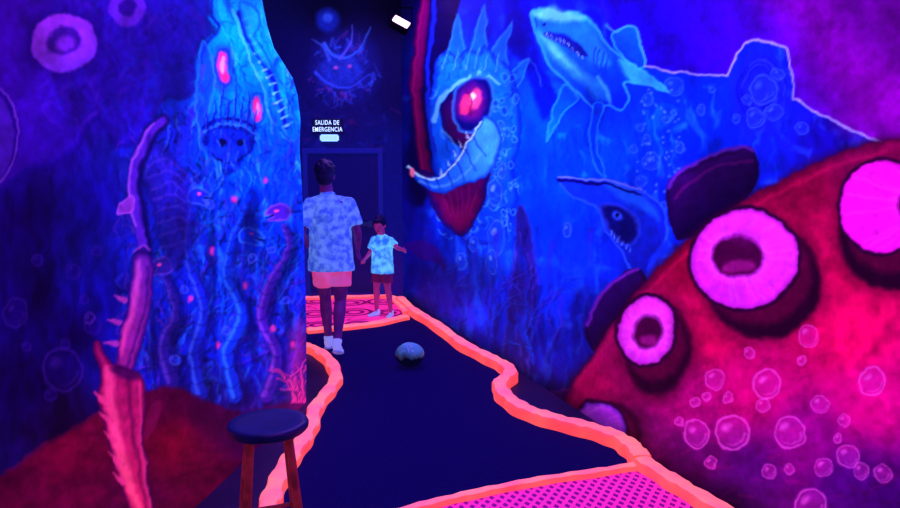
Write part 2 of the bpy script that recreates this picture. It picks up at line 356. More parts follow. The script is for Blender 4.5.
# ---- suckers seen from the side behind the octopus arm
p.poly([(676,186),(700,166),(735,150),(762,146),(770,170),(760,196),(725,222),(692,240),(680,222)],(50,8,88),c2=(12,2,38),grad=((700,166),(728,218)),rim=(20,3,50),rimw=6)
p.stroke([(678,188),(690,172),(720,155),(750,146),(764,150)],4,(90,32,165),w2=3,soft=2.5)
p.stroke([(684,198),(700,182),(730,165),(762,160)],3,(105,16,110),op=.6,soft=3)
p.poly([(594,320),(606,296),(630,274),(648,270),(656,290),(640,320),(620,350),(602,350),(594,336)],(42,8,88),c2=(12,3,38),grad=((605,300),(635,330)),rim=(18,3,50),rimw=6)
p.stroke([(595,324),(604,300),(624,280),(646,270)],4,(100,28,160),w2=3,soft=2.5)
p.poly([(552,395),(572,388),(590,392),(590,420),(560,412)],(50,8,70),rim=(90,20,120),rimw=3,op=.8)
# ---- octopus arm
arm=[(572,400),(580,385),(598,358),(620,325),(645,292),(672,262),(700,238),(730,216),(765,195),(800,176),(840,156),(880,143),(910,138),(1000,125),(1300,160),(1600,400),(1500,800),(700,800),(760,530),(742,508),(700,486),(660,462),(630,445),(600,430)]
reds=p.field([(600,380,(125,6,62)),(700,250,(125,5,45)),(800,185,(120,5,50)),(880,160,(115,6,65)),(720,330,(178,6,76)),(820,300,(198,6,84)),(860,330,(228,8,98)),(870,270,(200,6,82)),
 (760,390,(188,8,108)),(880,400,(205,12,124)),(700,400,(158,8,105)),(650,380,(125,6,74)),(640,430,(88,5,80)),(700,450,(75,5,80)),(760,470,(70,6,95)),(820,440,(130,8,118)),(860,480,(72,8,110)),(900,500,(54,5,88)),(740,505,(38,4,60)),(1000,300,(168,8,86)),(620,350,(128,8,72))],sig=40)
q=p.copy(); q.poly(arm,(1,1,1),smooth=False,soft=3)
mk=np.clip(q.C[:,:1]*1.2,0,1); nz=(0.72+0.54*fbm(X/12,Y/12,77,5))[:,None]
p.C=p.C*(1-mk)+reds*nz*mk
p.stroke(arm[:14],8,(45,3,35),smooth=False,op=.6,soft=7)
p.stroke([(585,385),(612,345),(650,298),(705,246),(770,204),(840,168),(900,152)],3,(225,30,100),op=.35,soft=5)
for k in range(260):
    x=random.uniform(620,900); y=random.uniform(180,500)
    if (x-572)*.9+(y-400)<45: continue
    p.stroke([(x,y),(x+random.uniform(8,30),y-random.uniform(-4,14))],random.uniform(1,5),random.choice([(250,20,105),(90,2,50),(225,10,125),(60,0,40)]),w2=.6,op=.14,soft=4)
def sucker(cx,cy,rx,ry,rot,sh,ringc,ringc2,hx,hy,hrx,hry,hole=(60,2,50)):
    sx,sy,srx,sry=sh
    p.ell(sx,sy,srx+7,sry+7,(50,2,30),rot=rot,op=.55,soft=16)
    p.ell(sx,sy,srx,sry,(32,1,28),rot=rot,soft=6)
    p.ell((sx+cx)/2+4,(sy+cy)/2+3,(srx+rx)/2-2,(sry+ry)/2-2,(110,8,60),rot=rot,soft=8,op=.5)
    p.ell(cx,cy,rx+3.5,ry+3.5,(38,2,40),rot=rot,soft=2.5)
    p.ell(cx,cy,rx,ry,ringc,c2=ringc2,grad=((cx+rx*.5,cy-ry),(cx-rx*.5,cy+ry)),rot=rot,soft=2,rim=tuple(v*.85 for v in ringc2),rimw=5)
    p.ell(hx,hy,hrx+9,hry+8,tuple(min(255,v*1.15+10) for v in ringc),rot=rot,soft=8,op=.5)
    p.ell(hx,hy,hrx+3,hry+3,tuple(v*.7 for v in ringc2),rot=rot,soft=3)
    p.ell(hx,hy,hrx,hry,hole,rot=rot,soft=2)
    p.ell(hx+hrx*.05,hy+hry*.5,hrx*.7,hry*.36,(160,26,135),rot=rot,soft=5,op=.65)
    for j in range(34):
        a=(j+random.uniform(-.3,.3))/34*2*math.pi; u,v=math.cos(a),math.sin(a)
        p.stroke([(hx+hrx*1.3*u,hy+hry*1.3*v),(cx+rx*.9*u,cy+ry*.9*v)],random.uniform(.8,3),random.choice([(255,140,245),(170,20,175)]),op=.12,soft=3)
sucker(755,259,55,49,-8,(775,282,58,56),(250,62,226),(206,40,214),748,256,23,19)
sucker(656,330,29,34,12,(668,350,33,44),(245,60,214),(188,44,198),657,331,13,15)
sucker(893,207,42,46,10,(905,236,56,54),(250,34,212),(242,32,218),925,205,14,14)
sucker(607,428,27,27,0,(618,436,32,36),(160,48,200),(92,32,170),590,432,12,14,hole=(40,5,90))
p.ell(757,236,16,8,(140,15,140),op=.35,soft=8)
for (x,y,r) in [(743,432,17),(778,383,15),(725,378,10),(800,431,15),(883,379,14),(831,403,9),(835,466,9),(860,454,11),(822,502,15),(737,397,5),(706,432,13),(774,405,7),(720,460,6),(760,352,5),(855,419,6),(873,468,8),(820,336,10),(895,470,9),(705,402,5),(716,396,4),(850,436,4),(800,468,5),(780,470,7),(812,360,4),(690,420,4)]:
    p.bubble(x,y,r,(240,90,225),fill=(205,40,180),op=.72)
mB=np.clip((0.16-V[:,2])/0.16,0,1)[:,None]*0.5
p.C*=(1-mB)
big=fbm(wx/40,wy/55,301,3); p.C*=np.clip(.88+.8*(big-.42),.72,1.12)[:,None]*(1-mk)+mk
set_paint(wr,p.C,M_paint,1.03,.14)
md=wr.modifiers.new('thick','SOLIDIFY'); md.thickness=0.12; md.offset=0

# ================================================================== LEFT WALL
L0=fl(190,508); L1=fl(303,402); uL=Vector((L1.x-L0.x,L1.y-L0.y,0)).normalized(); P0=Vector((L0.x,L0.y,0))
cols=[hit(px,180,P0,uL)[0] for px in np.arange(-60,303,1.35)]
c0=cols[0]; s_near=-((P0.y+1.0)/uL.y)
pre=[]; s=c0-0.08
while s>s_near+.05: pre.append(s); s-=0.1
cols=[s_near]+pre[::-1]+cols
sil=[(238,-110),(250,-50),(258,0),(263,25),(270,48),(279,62),(289,78),(294,95),(297,120),(296,150),(299,190),(301,250),(303,320),(303,402)]
sz=[hit(a,b,P0,uL) for a,b in sil]; zz=[q_[1] for q_ in sz][::-1]; ss=[q_[0] for q_ in sz][::-1]
rows=list(np.arange(0,2.6,0.0058))+list(np.arange(2.61,CEIL-0.005,0.014))+[CEIL]
wl,V=wall_grid('wall_left',P0,uL,cols,rows,send=(zz,ss))
X,Y=mural_xy(V); p=Paint(X,Y)
K=[(-50,50,(45,4,105)),(20,30,(52,7,120)),(20,100,(38,6,108)),(40,150,(24,5,90)),(20,220,(16,3,70)),(20,300,(13,3,60)),(20,380,(12,2,50)),(60,420,(18,3,42)),(70,330,(13,3,66)),
(80,100,(34,7,122)),(90,200,(18,8,106)),(95,300,(13,8,98)),(130,60,(36,10,135)),(160,40,(34,10,145)),(170,130,(26,28,175)),(150,200,(24,24,168)),(175,250,(18,34,208)),(160,330,(16,28,195)),
(150,375,(16,16,135)),(205,60,(5,112,246)),(225,20,(0,160,252)),(250,30,(0,160,252)),(240,80,(0,130,252)),(270,90,(0,112,252)),(285,130,(5,90,250)),(210,130,(10,78,242)),(250,180,(10,66,246)),(285,200,(16,56,238)),
(220,240,(14,50,236)),(250,300,(14,42,222)),(200,330,(14,38,214)),(280,320,(22,30,188)),(240,370,(18,24,172)),(280,380,(28,18,145)),(210,390,(18,14,115)),(230,420,(30,6,60)),(270,430,(40,6,60)),(120,20,(38,8,128))]
p.C=p.field(K)
wx=X+18*(fbm(X/16,Y/22,41,3)-.5); wy=Y+18*(fbm(X/16,Y/22,43,3)-.5)
tex=fbm(wx/6,wy/24,9,5); p.C*=(0.64+0.74*tex)[:,None]
reg=(sstep(100,150,X)*sstep(430,380,Y))[:,None]
r1=sstep(.70,.93,ridge(wx/13,wy/34,201,3))[:,None]; r2=sstep(.74,.95,ridge(wx/8,wy/15,231,2))[:,None]
lum=p.C[:,2:3]/220
p.C=p.C+reg*r1*np.array([25,58,50])*lum; p.C=p.C*(1-.5*reg*r2)
# purple giant tentacle head upper-left
p.poly([(-100,-200),(205,-200),(207,-5),(203,18),(212,30),(197,44),(190,62),(193,88),(178,100),(160,98),(150,118),(136,140),(110,150),(90,120),(70,150),(30,170),(-100,200)],(48,8,125),c2=(30,12,142),grad=((0,40),(180,60)),rim=(20,6,105),rimw=8,op=.85,soft=4)
for k in range(160):
    x=random.uniform(40,198);y=random.uniform(-5,118)
    p.stroke([(x,y),(x+random.uniform(-10,10),y+8),(x+random.uniform(-14,14),y+random.uniform(12,26))],random.uniform(1.5,6),random.choice([(74,22,168),(18,4,80),(52,15,172),(28,30,180)]),w2=1,op=.35,soft=3)
p.ell(57,44,40,37,(20,3,75),op=.5,soft=12)
p.ell(57,44,33,30,(135,42,190),c2=(100,36,180),grad=((40,20),(70,70)),rot=-12,soft=3)
p.ell(57,41,17,14,(50,12,118),rot=-15,soft=4); p.ell(58,44,10,7,(98,30,165),rot=-15,soft=5)
p.ell(122,8,19,20,(94,32,172),soft=3,op=.8); p.ell(122,8,9,9,(38,8,112),soft=3)
p.ell(-12,135,24,48,(30,5,95),soft=3); p.ell(-14,138,20,44,(68,22,150),soft=3,op=.7)
p.ring(-12,135,22,47,(125,58,195),w=2,op=.6)
# cyan bright section
p.poly([(208,-200),(256,-200),(262,0),(268,40),(290,76),(296,100),(298,160),(285,200),(250,190),(225,170),(205,150),(198,110),(192,70),(203,40),(215,28),(206,8)],(0,165,252),c2=(8,72,248),grad=((240,20),(250,180)),op=.5,soft=8)
p.stroke([(208,0),(206,15),(215,28),(203,42),(194,66),(197,90)],3,(16,18,150),op=.8)
for k in range(150):
    x=random.uniform(205,294);y=random.uniform(-5,170); l=random.uniform(8,30)
    p.stroke([(x,y),(x+random.uniform(-3,6),y+l*.5),(x+random.uniform(-2,10),y+l)],random.uniform(1,4),random.choice([(80,205,255),(0,60,215),(0,105,245),(12,18,150),(120,210,255)]),w2=.6,op=.42,soft=2)
# monster jaws : toothy arcs
p.stroke([(236,14),(246,40),(262,66),(274,95),(283,130)],9,(12,20,150),w2=3,soft=2.5)
for k in range(14):
    t=k/13; x=238+t*44; y=20+t*108; p.stroke([(x,y),(x+8,y-4)],3,(140,215,255),w2=.6,op=.75)
p.stroke([(228,10),(240,42),(252,72),(262,100),(270,135)],2.5,(120,210,255),w2=1.2,op=.65,soft=2)
p.poly([(236,2),(252,8),(258,22),(252,36),(262,52),(268,70),(260,66),(246,44),(236,22)],(30,175,255),rim=(10,66,215),rimw=4,op=.8)
p.ell(218,68,11,24,(60,40,210),soft=8,op=.7)
p.ell(218,68,5.5,16,(255,50,140),rot=-6,soft=3); p.ell(218,66,2.5,9,(255,145,190),soft=2); p.ring(218,68,8,20,(8,48,190),w=2,op=.7)
p.ell(253,109,5,12,(250,50,145),rot=-8,soft=3); p.ell(253,108,2,6,(255,145,190),soft=2); p.ring(253,109,8,15,(8,44,178),w=2,op=.7)
p.poly([(198,40),(207,55),(209,85),(203,120),(196,150),(190,110),(192,70)],(24,56,215),rim=(60,150,252),rimw=3,op=.7)
# thorny crown
for x0,h in [(200,12),(208,22),(215,36),(222,22),(229,44),(236,26),(243,32),(250,14)]:
    p.stroke([(x0,142),(x0+1,124),(x0+2,122-h)],6,(10,12,125),w2=.8,op=.9); p.stroke([(x0-1,138),(x0+1,122-h)],1.2,(80,140,250),w2=.5,op=.6)
p.stroke([(197,128),(212,120),(232,118),(252,128)],4,(10,12,120),w2=3); p.stroke([(197,132),(212,125),(232,123),(252,133)],2,(70,125,250),op=.7)
p.poly([(200,132),(215,126),(234,126),(250,134),(250,150),(240,160),(228,172),(214,162),(202,150)],(16,36,190),rim=(8,8,105),rimw=6,op=.85,soft=3)
p.ell(217,143,5,4,(6,5,60),rot=15,soft=2.5); p.ell(237,143,5,4,(6,5,60),rot=-15,soft=2.5); p.stroke([(210,158),(226,162),(243,157)],2,(5,5,70),op=.8)
for k in range(60):
    x=random.uniform(198,254);y=random.uniform(112,178); p.stroke([(x,y),(x+random.uniform(-5,5),y+random.uniform(4,12))],random.uniform(1,2.5),random.choice([(80,145,255),(10,12,115),(30,74,235)]),w2=.5,op=.5)
for k in range(900):
    x=random.uniform(112,300); y=random.uniform(60,400)
    if x<190 and y<125: continue
    l=random.uniform(5,24); b=random.uniform(-8,8)
    bright=x>188
    c=random.choice([(55,118,250),(8,8,92),(25,80,245),(10,12,115),(94,52,220),(14,116,252)] if bright else [(58,46,200),(10,6,84),(44,26,162),(20,28,172),(100,38,172)])
    p.stroke([(x,y),(x+b,y+l*.5),(x+b*random.uniform(-.6,1.2),y+l)],random.uniform(1,3.6),c,w2=.6,op=random.uniform(.2,.5),soft=2)
for k in range(34):
    x=random.uniform(150,298); y=random.uniform(240,385)
    p.branch(x,y,-math.pi/2+random.uniform(-.35,.35),random.uniform(22,46),random.uniform(2.2,4.6),random.choice([(16,54,228),(46,34,190),(12,78,242),(74,28,175),(24,96,248)]) if x>185 else random.choice([(52,28,162),(24,32,180),(74,28,162)]),2,.42)
def beast(body,head,c,hl):
    B=crom(body,False,6)
    p.stroke([(a+5,b+3) for a,b in body],20,(5,4,64),w2=9,op=.5,soft=7)
    p.stroke(body,14,c,w2=5,op=.75,soft=2.5)
    p.stroke([(a-2.5,b) for a,b in body],4,hl,w2=1.5,op=.55,soft=3)
    for j,(u,v) in enumerate(B[::2]):
        w_=6.5-4*j/len(B[::2]); p.stroke([(u-w_,v+1),(u,v+3),(u+w_,v)],1.3,(8,8,95),op=.5)
    hx,hy,fx,fy=head
    p.poly([(hx-8*fx,hy-4),(hx,hy-9*fy),(hx+10*fx,hy-6*fy),(hx+17*fx,hy+2),(hx+8*fx,hy+3),(hx+15*fx,hy+9),(hx+3*fx,hy+9),(hx-8*fx,hy+6)],c,rim=hl,rimw=2.5,soft=1.8,op=.88)
    p.ell(hx+4*fx,hy-2,2.2,1.8,(240,70,160),soft=1.8); p.stroke([(hx+8*fx,hy+2),(hx+16*fx,hy+5)],1.6,(5,4,60))
beast([(196,392),(188,350),(200,310),(186,270),(182,235),(190,205)],(192,196,1,1),(26,36,190),(80,115,245))
beast([(262,396),(272,356),(258,318),(268,280),(284,250),(280,225)],(276,212,-1,1),(74,26,162),(160,76,220))
beast([(232,396),(222,352),(238,312),(222,276),(228,240),(240,218)],(244,236,1,1),(18,52,212),(70,150,255))
beast([(166,382),(158,344),(172,310),(160,276)],(158,266,-1,1),(48,24,142),(110,64,205))
for (pl) in [[(246,188),(256,200),(254,240),(246,272),(240,240)],[(206,232),(212,262),(210,300),(202,280)],[(246,300),(254,330),(250,372),(242,340)],[(148,300),(154,340),(150,378),(143,345)],[(176,180),(182,200),(178,240),(170,215)],[(282,290),(290,320),(288,350),(280,330)]]:
    p.poly(pl,(5,4,68),soft=6,op=.6)
for (x,y) in [(208,250),(270,330),(243,285),(186,300),(289,345),(214,345),(230,200),(262,180)]:
    p.ell(x,y,2.6,3.6,(235,55,165),soft=3,op=.8)
# carapace mid-left
p.poly([(134,150),(150,140),(168,152),(184,180),(190,220),(182,250),(170,270),(158,250),(150,220),(140,190)],(42,20,138),rim=(20,10,92),rimw=9,op=.55,soft=5)
for k in range(8): p.stroke([(142+k*2,165+k*12),(162+k*2,158+k*12),(180,172+k*10)],2.4,(90,58,205),w2=1,op=.4,soft=2.5)
# sea-bed painted along the foot
bed=[(-200,560),(-60,510),(0,472),(30,452),(60,434),(90,416),(110,402),(135,392),(160,386),(180,390),(200,398),(222,408),(240,416),(262,408),(280,402),(320,396),(340,430),(330,900),(-200,900)]
q=p.copy(); q.poly(bed,(1,1,1),smooth=False,soft=6)
reds=p.field([(0,480,(54,3,30)),(20,500,(76,5,42)),(60,450,(90,5,38)),(100,430,(86,6,42)),(160,400,(62,3,40)),(200,410,(50,2,42)),(170,440,(96,6,32)),(200,480,(70,5,36)),(240,430,(46,3,54)),(290,410,(52,8,66)),(60,500,(82,5,44)),(130,500,(64,5,44)),(-50,520,(54,3,42))])
mk=np.clip(q.C[:,:1]*1.2,0,1); p.C=p.C*(1-mk)+reds*(0.7+.6*fbm(X/12,Y/12,5,5))[:,None]*mk
p.stroke([(0,470),(30,450),(60,432),(92,414)],2.5,(120,8,50),op=.5,soft=4)
for k in range(60):
    x=random.uniform(0,240); y=random.uniform(430,508); p.stroke([(x,y),(x+random.uniform(10,30),y+random.uniform(-10,4))],random.uniform(2,6),random.choice([(115,8,42),(38,2,27)]),w2=1,op=.22,soft=4)
big=fbm(wx/34,wy/48,301,3); g_=np.clip(.90+.9*(big-.45),.68,1.12)[:,None]; p.C*=g_*(1-mk)+mk
# long crab leg down the left
p.stroke([(158,122),(142,140),(131,165),(130,195),(136,225),(140,255)],15,(12,5,70),w2=15,soft=4)
p.stroke([(158,122),(141,140),(129,165),(128,195),(134,225),(137,252)],9,(76,28,168),w2=10,soft=3)
p.stroke([(150,124),(136,142),(125,165),(124,195),(130,225)],2.5,(175,85,220),op=.7,soft=2.5)
p.stroke([(146,136),(135,165),(133,195),(139,228)],2.5,(24,8,100),op=.6,soft=2.5)
p.poly([(127,196),(117,202),(111,214),(120,213),(129,210)],(125,45,170),rim=(180,80,215),rimw=2,op=.9)
p.ell(137,254,9,7,(30,8,90),rot=20,soft=4,op=.8); p.stroke([(129,250),(137,246),(145,250)],2,(160,70,205),op=.7,soft=2)
fore=[(128,256),(138,252),(148,260),(148,290),(143,322),(134,352),(122,378),(110,372),(110,350),(118,318),(124,285)]
p.poly(fore,(98,30,150),c2=(140,28,122),grad=((135,255),(116,370)),rim=(34,6,90),rimw=5,soft=2)
p.poly([(130,264),(136,262),(134,292),(126,324),(117,352),(114,348),(122,316),(128,288)],(200,75,195),c2=(225,60,145),grad=((132,262),(115,352)),soft=5,op=.7)
p.stroke([(143,266),(141,300),(130,340),(121,366)],3,(36,6,90),w2=2,op=.7,soft=3)
for (a,b) in [((118,300),(108,294)),((114,322),(102,318)),((111,342),(98,342))]: p.stroke([a,b],6,(155,45,150),w2=.8,op=.9)
p.poly([(88,346),(94,340),(101,354),(110,364),(124,368),(136,376),(140,398),(138,430),(143,468),(150,545),(130,545),(120,500),(108,462),(98,428),(92,396),(94,372)],(140,16,86),c2=(185,30,90),grad=((100,360),(135,500)),rim=(56,3,55),rimw=5,soft=2)
p.poly([(98,366),(106,372),(108,400),(114,432),(124,466),(134,505),(130,508),(117,476),(105,440),(99,404)],(240,64,140),c2=(250,80,130),grad=((100,370),(130,500)),soft=5,op=.75)
p.stroke([(122,376),(124,410),(130,445),(138,490),(143,530)],4,(70,3,55),w2=3,op=.65,soft=4)
p.stroke([(133,382),(134,420),(138,458),(146,510)],2,(225,60,145),op=.6,soft=2.5)
p.ell(118,372,15,6,(40,4,62),rot=18,soft=5,op=.75)
for k in range(5): p.stroke([(99+k*5,402+k*20),(88+k*5,392+k*20)],6,(210,48,120),w2=.8,op=.9)
p.poly([(140,440),(152,425),(158,404),(151,400),(141,414)],(100,10,60),op=.7)
for (x,y,r) in [(56,370,20),(8,312,13),(88,326,8),(66,272,7),(60,345,5),(30,260,5),(90,250,5),(20,345,5),(78,300,4),(44,395,6)]:
    p.bubble(x,y,r,(68,24,138),fill=(30,6,104),op=.5)
p.bubble(84,318,5,(105,40,175),op=.7)
for (x,y,r) in [(206,205,4),(248,258,4),(268,250,3),(180,290,4),(222,330,4),(282,300,4),(170,360,5)]: p.bubble(x,y,r,(110,115,250),fill=(50,64,235),op=.55)
p.poly([(289,330),(300,325),(306,400),(292,405),(284,385)],(210,30,125),op=.45,soft=12)
for k in range(9):
    p.branch(288+k*1.8,402,-math.pi/2+random.uniform(-.25,.25),random.uniform(14,30),2.2,(235,45,130),1,.65)
set_paint(wl,p.C,M_paint,1.03,.12)
md=wl.modifiers.new('thick','SOLIDIFY'); md.thickness=0.05; md.offset=0

# ================================================================== BACK WALL
YB=8.95
P0=Vector((-3.6,YB,0)); uB=Vector((1,0,0))
xr=-0.28
wb,V=wall_grid('wall_back',P0,uB,np.arange(0,xr+3.6+0.02,0.015),np.append(np.arange(0,CEIL-.004,0.015),CEIL))
X,Y=mural_xy(V); p=Paint(X,Y,.5)
K=[(330,10,(6,4,42)),(300,60,(10,7,75)),(270,60,(8,6,70)),(345,60,(18,14,115)),(380,60,(8,6,64)),(400,100,(8,5,60)),(345,120,(16,9,82)),(310,130,(10,10,90)),(380,140,(10,12,95)),(345,200,(10,14,112)),(395,200,(10,12,102)),(345,280,(44,8,105)),(240,200,(8,4,50)),(400,10,(4,2,28))]
p.C=p.field(K)
p.ell(328,20,12,12,(16,26,155),soft=6); p.ell(328,18,5,5,(40,66,225),soft=4)
p.ell(345,68,30,32,(20,22,135),soft=22,op=.8)
for k in range(200):
    a=random.uniform(0,6.28); r=random.uniform(3,32); cx,cy=343,70
    x=cx+r*math.cos(a)*1.1; y=cy+r*math.sin(a)
    p.stroke([(x,y),(x+random.uniform(-6,6),y+random.uniform(-8,8)),(x+random.uniform(-10,10),y+random.uniform(-12,12))],random.uniform(1,3),random.choice([(44,68,220),(28,56,200),(96,34,155),(8,5,60),(10,8,80)]),w2=.6,op=.5)
p.poly([(322,58),(334,50),(350,52),(362,60),(366,74),(354,86),(340,90),(326,84),(318,72)],(20,38,168),rim=(10,12,98),rimw=6,op=.7,soft=4)
p.stroke([(324,44),(332,54),(346,58),(360,48),(370,28)],4,(48,88,230),w2=1,op=.8,soft=2); p.stroke([(316,72),(330,84),(350,87),(370,74)],3.5,(40,62,215),w2=1,op=.8,soft=2)
p.stroke([(340,58),(350,44),(352,26)],3.5,(76,64,215),w2=.8,op=.8); p.stroke([(330,60),(322,46),(312,40)],3,(54,72,215),w2=.8,op=.8)
p.ell(336,68,2.4,1.8,(150,60,170)); p.ell(350,67,2.4,1.8,(150,60,170))
for k in range(60):
    x=random.uniform(300,392); y=random.uniform(95,150); p.stroke([(x,y),(x+random.uniform(-12,12),y+random.uniform(-6,6))],random.uniform(1,3),random.choice([(64,14,92),(20,24,130),(6,4,50)]),op=.4,soft=2)
set_paint(wb,p.C,M_paint)
md=wb.modifiers.new('thick','SOLIDIFY'); md.thickness=0.1; md.offset=-1

M_dark=mat('dark_painted_plaster',(10,4,56),0.22,0.85,bump=.3)
M_ceil=mat('black_ceiling_paint',(4,2,22),0.2,0.9,bump=.3)
box('wall_side',(-3.67,(YB-1.2)/2,CEIL/2),(0.12,YB+1.2,CEIL),M_dark)
box('wall_front',(-0.35,-1.27,CEIL/2),(6.7,0.12,CEIL),M_dark)
box('ceiling',(-0.35,(YB-1.2)/2,CEIL+0.06),(6.8,YB+1.5,0.12),M_ceil)
M_floor=bpy.data.materials.new('painted_concrete_floor'); M_floor.use_nodes=True; nt=M_floor.node_tree
b=nt.nodes['Principled BSDF']; b.inputs['Roughness'].default_value=.6
tc=nt.nodes.new('ShaderNodeTexCoord')
n=nt.nodes.new('ShaderNodeTexNoise'); n.inputs['Scale'].default_value=3; n.inputs['Detail'].default_value=7; nt.links.new(tc.outputs['Object'],n.inputs['Vector'])
rp=nt.nodes.new('ShaderNodeValToRGB'); rp.color_ramp.elements[0].position=.35; rp.color_ramp.elements[1].position=.65; rp.color_ramp.elements[0].color=lin((14,3,48)); rp.color_ramp.elements[1].color=lin((32,4,60)); nt.links.new(n.outputs['Fac'],rp.inputs[0])
nt.links.new(rp.outputs[0],b.inputs['Base Color']); nt.links.new(rp.outputs[0],b.inputs['Emission Color']); b.inputs['Emission Strength'].default_value=.65
box('floor',(-0.35,(YB-1.2)/2,-0.06),(6.8,YB+1.5,0.12),M_floor)

# ================================================================== COURSE
left=[(304,350),(320,357),(332,369),(336,384),(328,398),(316,414),(311,432),(302,450),(288,470),(278,490),(270,512),(264,540)]
right=[(400,303),(414,316),(436,330),(462,350),(488,364),(506,374),(510,382),(500,392),(505,404),(524,418),(552,428),(590,438),(618,448),(634,460),(641,470)]
rside=[(641,470),(668,488),(700,508),(760,545)]
def W(pts,z=0): return [fl(a,b_,z) for a,b_ in pts]
def poly_slab(name,pts,z0,z1,m,parent=None):
    n=len(pts); v=[(a.x,a.y,z0) for a in pts]+[(a.x,a.y,z1) for a in pts]
    f=[list(range(n))[::-1],list(range(n,2*n))]+[[i,(i+1)%n,n+(i+1)%n,n+i] for i in range(n)]
    o=obj_from(name,v,f,m,parent)
    bm=bmesh.new(); bm.from_mesh(o.data); bmesh.ops.recalc_face_normals(bm,faces=bm.faces); bm.to_mesh(o.data); bm.free(); return o
def sm(pts,n=6): return [Vector((a[0],a[1],0)) for a in crom([(q_.x,q_.y) for q_ in pts],False,n)]
M_carpet=mat('navy_felt_carpet',(10,3,62),0.6,0.95,noise=(90,(15,5,82)),bump=.6,spec=.05)
be=empty('minigolf_green')
Lw=sm(W(left)); Rw=sm(W(right))
back=W([(304,331),(404,319)])
poly_slab('felt_carpet',[back[0]]+Lw+[fl(440,540)]+[fl(438,510)]+[fl(641,470)]+Rw[::-1][1:],0.001,0.012,M_carpet,be)
def border(name,pts,w,h,m,parent):
    n=len(pts); prof=[(-.5,0),(-.5,.75),(-.42,.93),(-.25,1),(.25,1),(.42,.93),(.5,.75),(.5,0)]
    v=[];f=[]
    for i,q_ in enumerate(pts):
        a=pts[max(i-1,0)];c=pts[min(i+1,n-1)]; d=(c-a); d.z=0; d.normalize(); nn=Vector((-d.y,d.x,0))
        ww=w*(1+.12*math.sin(i*1.1)); hh=h*(1+.05*math.sin(i*2.3))
        for a_,b_ in prof: v.append(q_+nn*(a_*ww)+Vector((0,0,b_*hh+0.001)))
    k=len(prof)
    for i in range(n-1):
        for j in range(k-1): f.append([i*k+j,(i+1)*k+j,(i+1)*k+j+1,i*k+j+1])
        f.append([i*k+k-1,(i+1)*k+k-1,(i+1)*k,i*k])
    f.append(list(range(k))); f.append([(n-1)*k+j for j in range(k)][::-1])
    o=obj_from(name,v,f,m,parent)
    bm=bmesh.new(); bm.from_mesh(o.data); bmesh.ops.recalc_face_normals(bm,faces=bm.faces)
    o.data.materials.append(M_border_side)
    for f_ in bm.faces:
        if abs(f_.normal.z)<.55: f_.material_index=1
    bm.to_mesh(o.data); bm.free(); return o
M_border=mat('fluorescent_pink_orange_paint',(255,98,128),1.0,0.5,noise=(5,(255,124,122)),bump=.3)
M_border_side=mat('fluorescent_orange_side_paint',(255,72,82),0.95,0.5,noise=(5,(255,90,86)),bump=.3)
border('curb_left',Lw,0.10,0.07,M_border,be)
border('curb_right',Rw,0.115,0.09,M_border,be)
border('curb_right_near',sm(W(rside)),0.10,0.078,M_border,be)
border('curb_near',sm(W([(640,471),(600,478),(540,487),(480,499),(430,511),(380,525)])),0.055,0.05,M_border,be)
border('curb_tee_front',sm(W([(307,334),(340,331),(375,327),(406,320)])),0.11,0.06,M_border,be)
border('curb_tee_right',sm(W([(388,300),(396,302),(408,316)])),0.11,0.06,M_border,be)
border('curb_tee_back',sm(W([(300,301),(345,300),(390,299)])),0.09,0.06,M_border,be)
q0=[fl(298,300),fl(392,300),fl(408,319),fl(308,334)]
gx=np.linspace(0,1,140); GX,GY=np.meshgrid(gx,gx); A=[np.array(v_) for v_ in q0]
V=((1-GX)*(1-GY))[...,None]*A[0]+(GX*(1-GY))[...,None]*A[1]+(GX*GY)[...,None]*A[2]+((1-GX)*GY)[...,None]*A[3]
V=V.reshape(-1,3).copy(); V[:,2]=0.02
a=np.arange(19600).reshape(140,140); Fq=np.stack([a[:-1,:-1],a[1:,:-1],a[1:,1:],a[:-1,1:]],-1).reshape(-1,4).tolist()
tee=obj_from('tee_mat',V.tolist(),Fq,None,be)
p=Paint(V[:,0]*100,V[:,1]*100,.3); p.C[:]=(240,40,145)
for cx,cy,r in [(-160,760,20),(-115,770,20),(-75,765,18),(-130,830,20),(-85,840,22),(-175,840,16),(-60,720,14),(-145,700,15),(-100,705,14)]:
    p.ring(cx,cy,r,r,(110,5,80),w=5); p.ring(cx,cy,r*.5,r*.5,(110,5,80),w=5)
for k in range(40):
    x=random.uniform(-200,-40);y=random.uniform(690,880); p.stroke([(x,y),(x+random.uniform(-10,10),y+random.uniform(-14,14)),(x+random.uniform(-20,20),y)],3,(130,5,90),op=.8)
set_paint(tee,p.C,M_paint)
md=tee.modifiers.new('t','SOLIDIFY'); md.thickness=0.018; md.offset=-1
M_net=bpy.data.materials.new('pink_net_carpet'); M_net.use_nodes=True; nt=M_net.node_tree; b=nt.nodes['Principled BSDF']; b.inputs['Roughness'].default_value=.8
tc=nt.nodes.new('ShaderNodeTexCoord'); out=[]
for ang in (0.5,-0.7):
    mp=nt.nodes.new('ShaderNodeMapping'); mp.inputs['Rotation'].default_value=(0,0,ang); nt.links.new(tc.outputs['Object'],mp.inputs[0])
    wv=nt.nodes.new('ShaderNodeTexWave'); wv.inputs['Scale'].default_value=7; wv.inputs['Distortion'].default_value=.6; wv.inputs['Detail'].default_value=2; nt.links.new(mp.outputs[0],wv.inputs['Vector'])
    g=nt.nodes.new('ShaderNodeMath'); g.operation='GREATER_THAN'; g.inputs[1].default_value=.6; nt.links.new(wv.outputs['Fac'],g.inputs[0]); out.append(g)
mxm=nt.nodes.new('ShaderNodeMath'); mxm.operation='MAXIMUM'; nt.links.new(out[0].outputs[0],mxm.inputs[0]); nt.links.new(out[1].outputs[0],mxm.inputs[1])
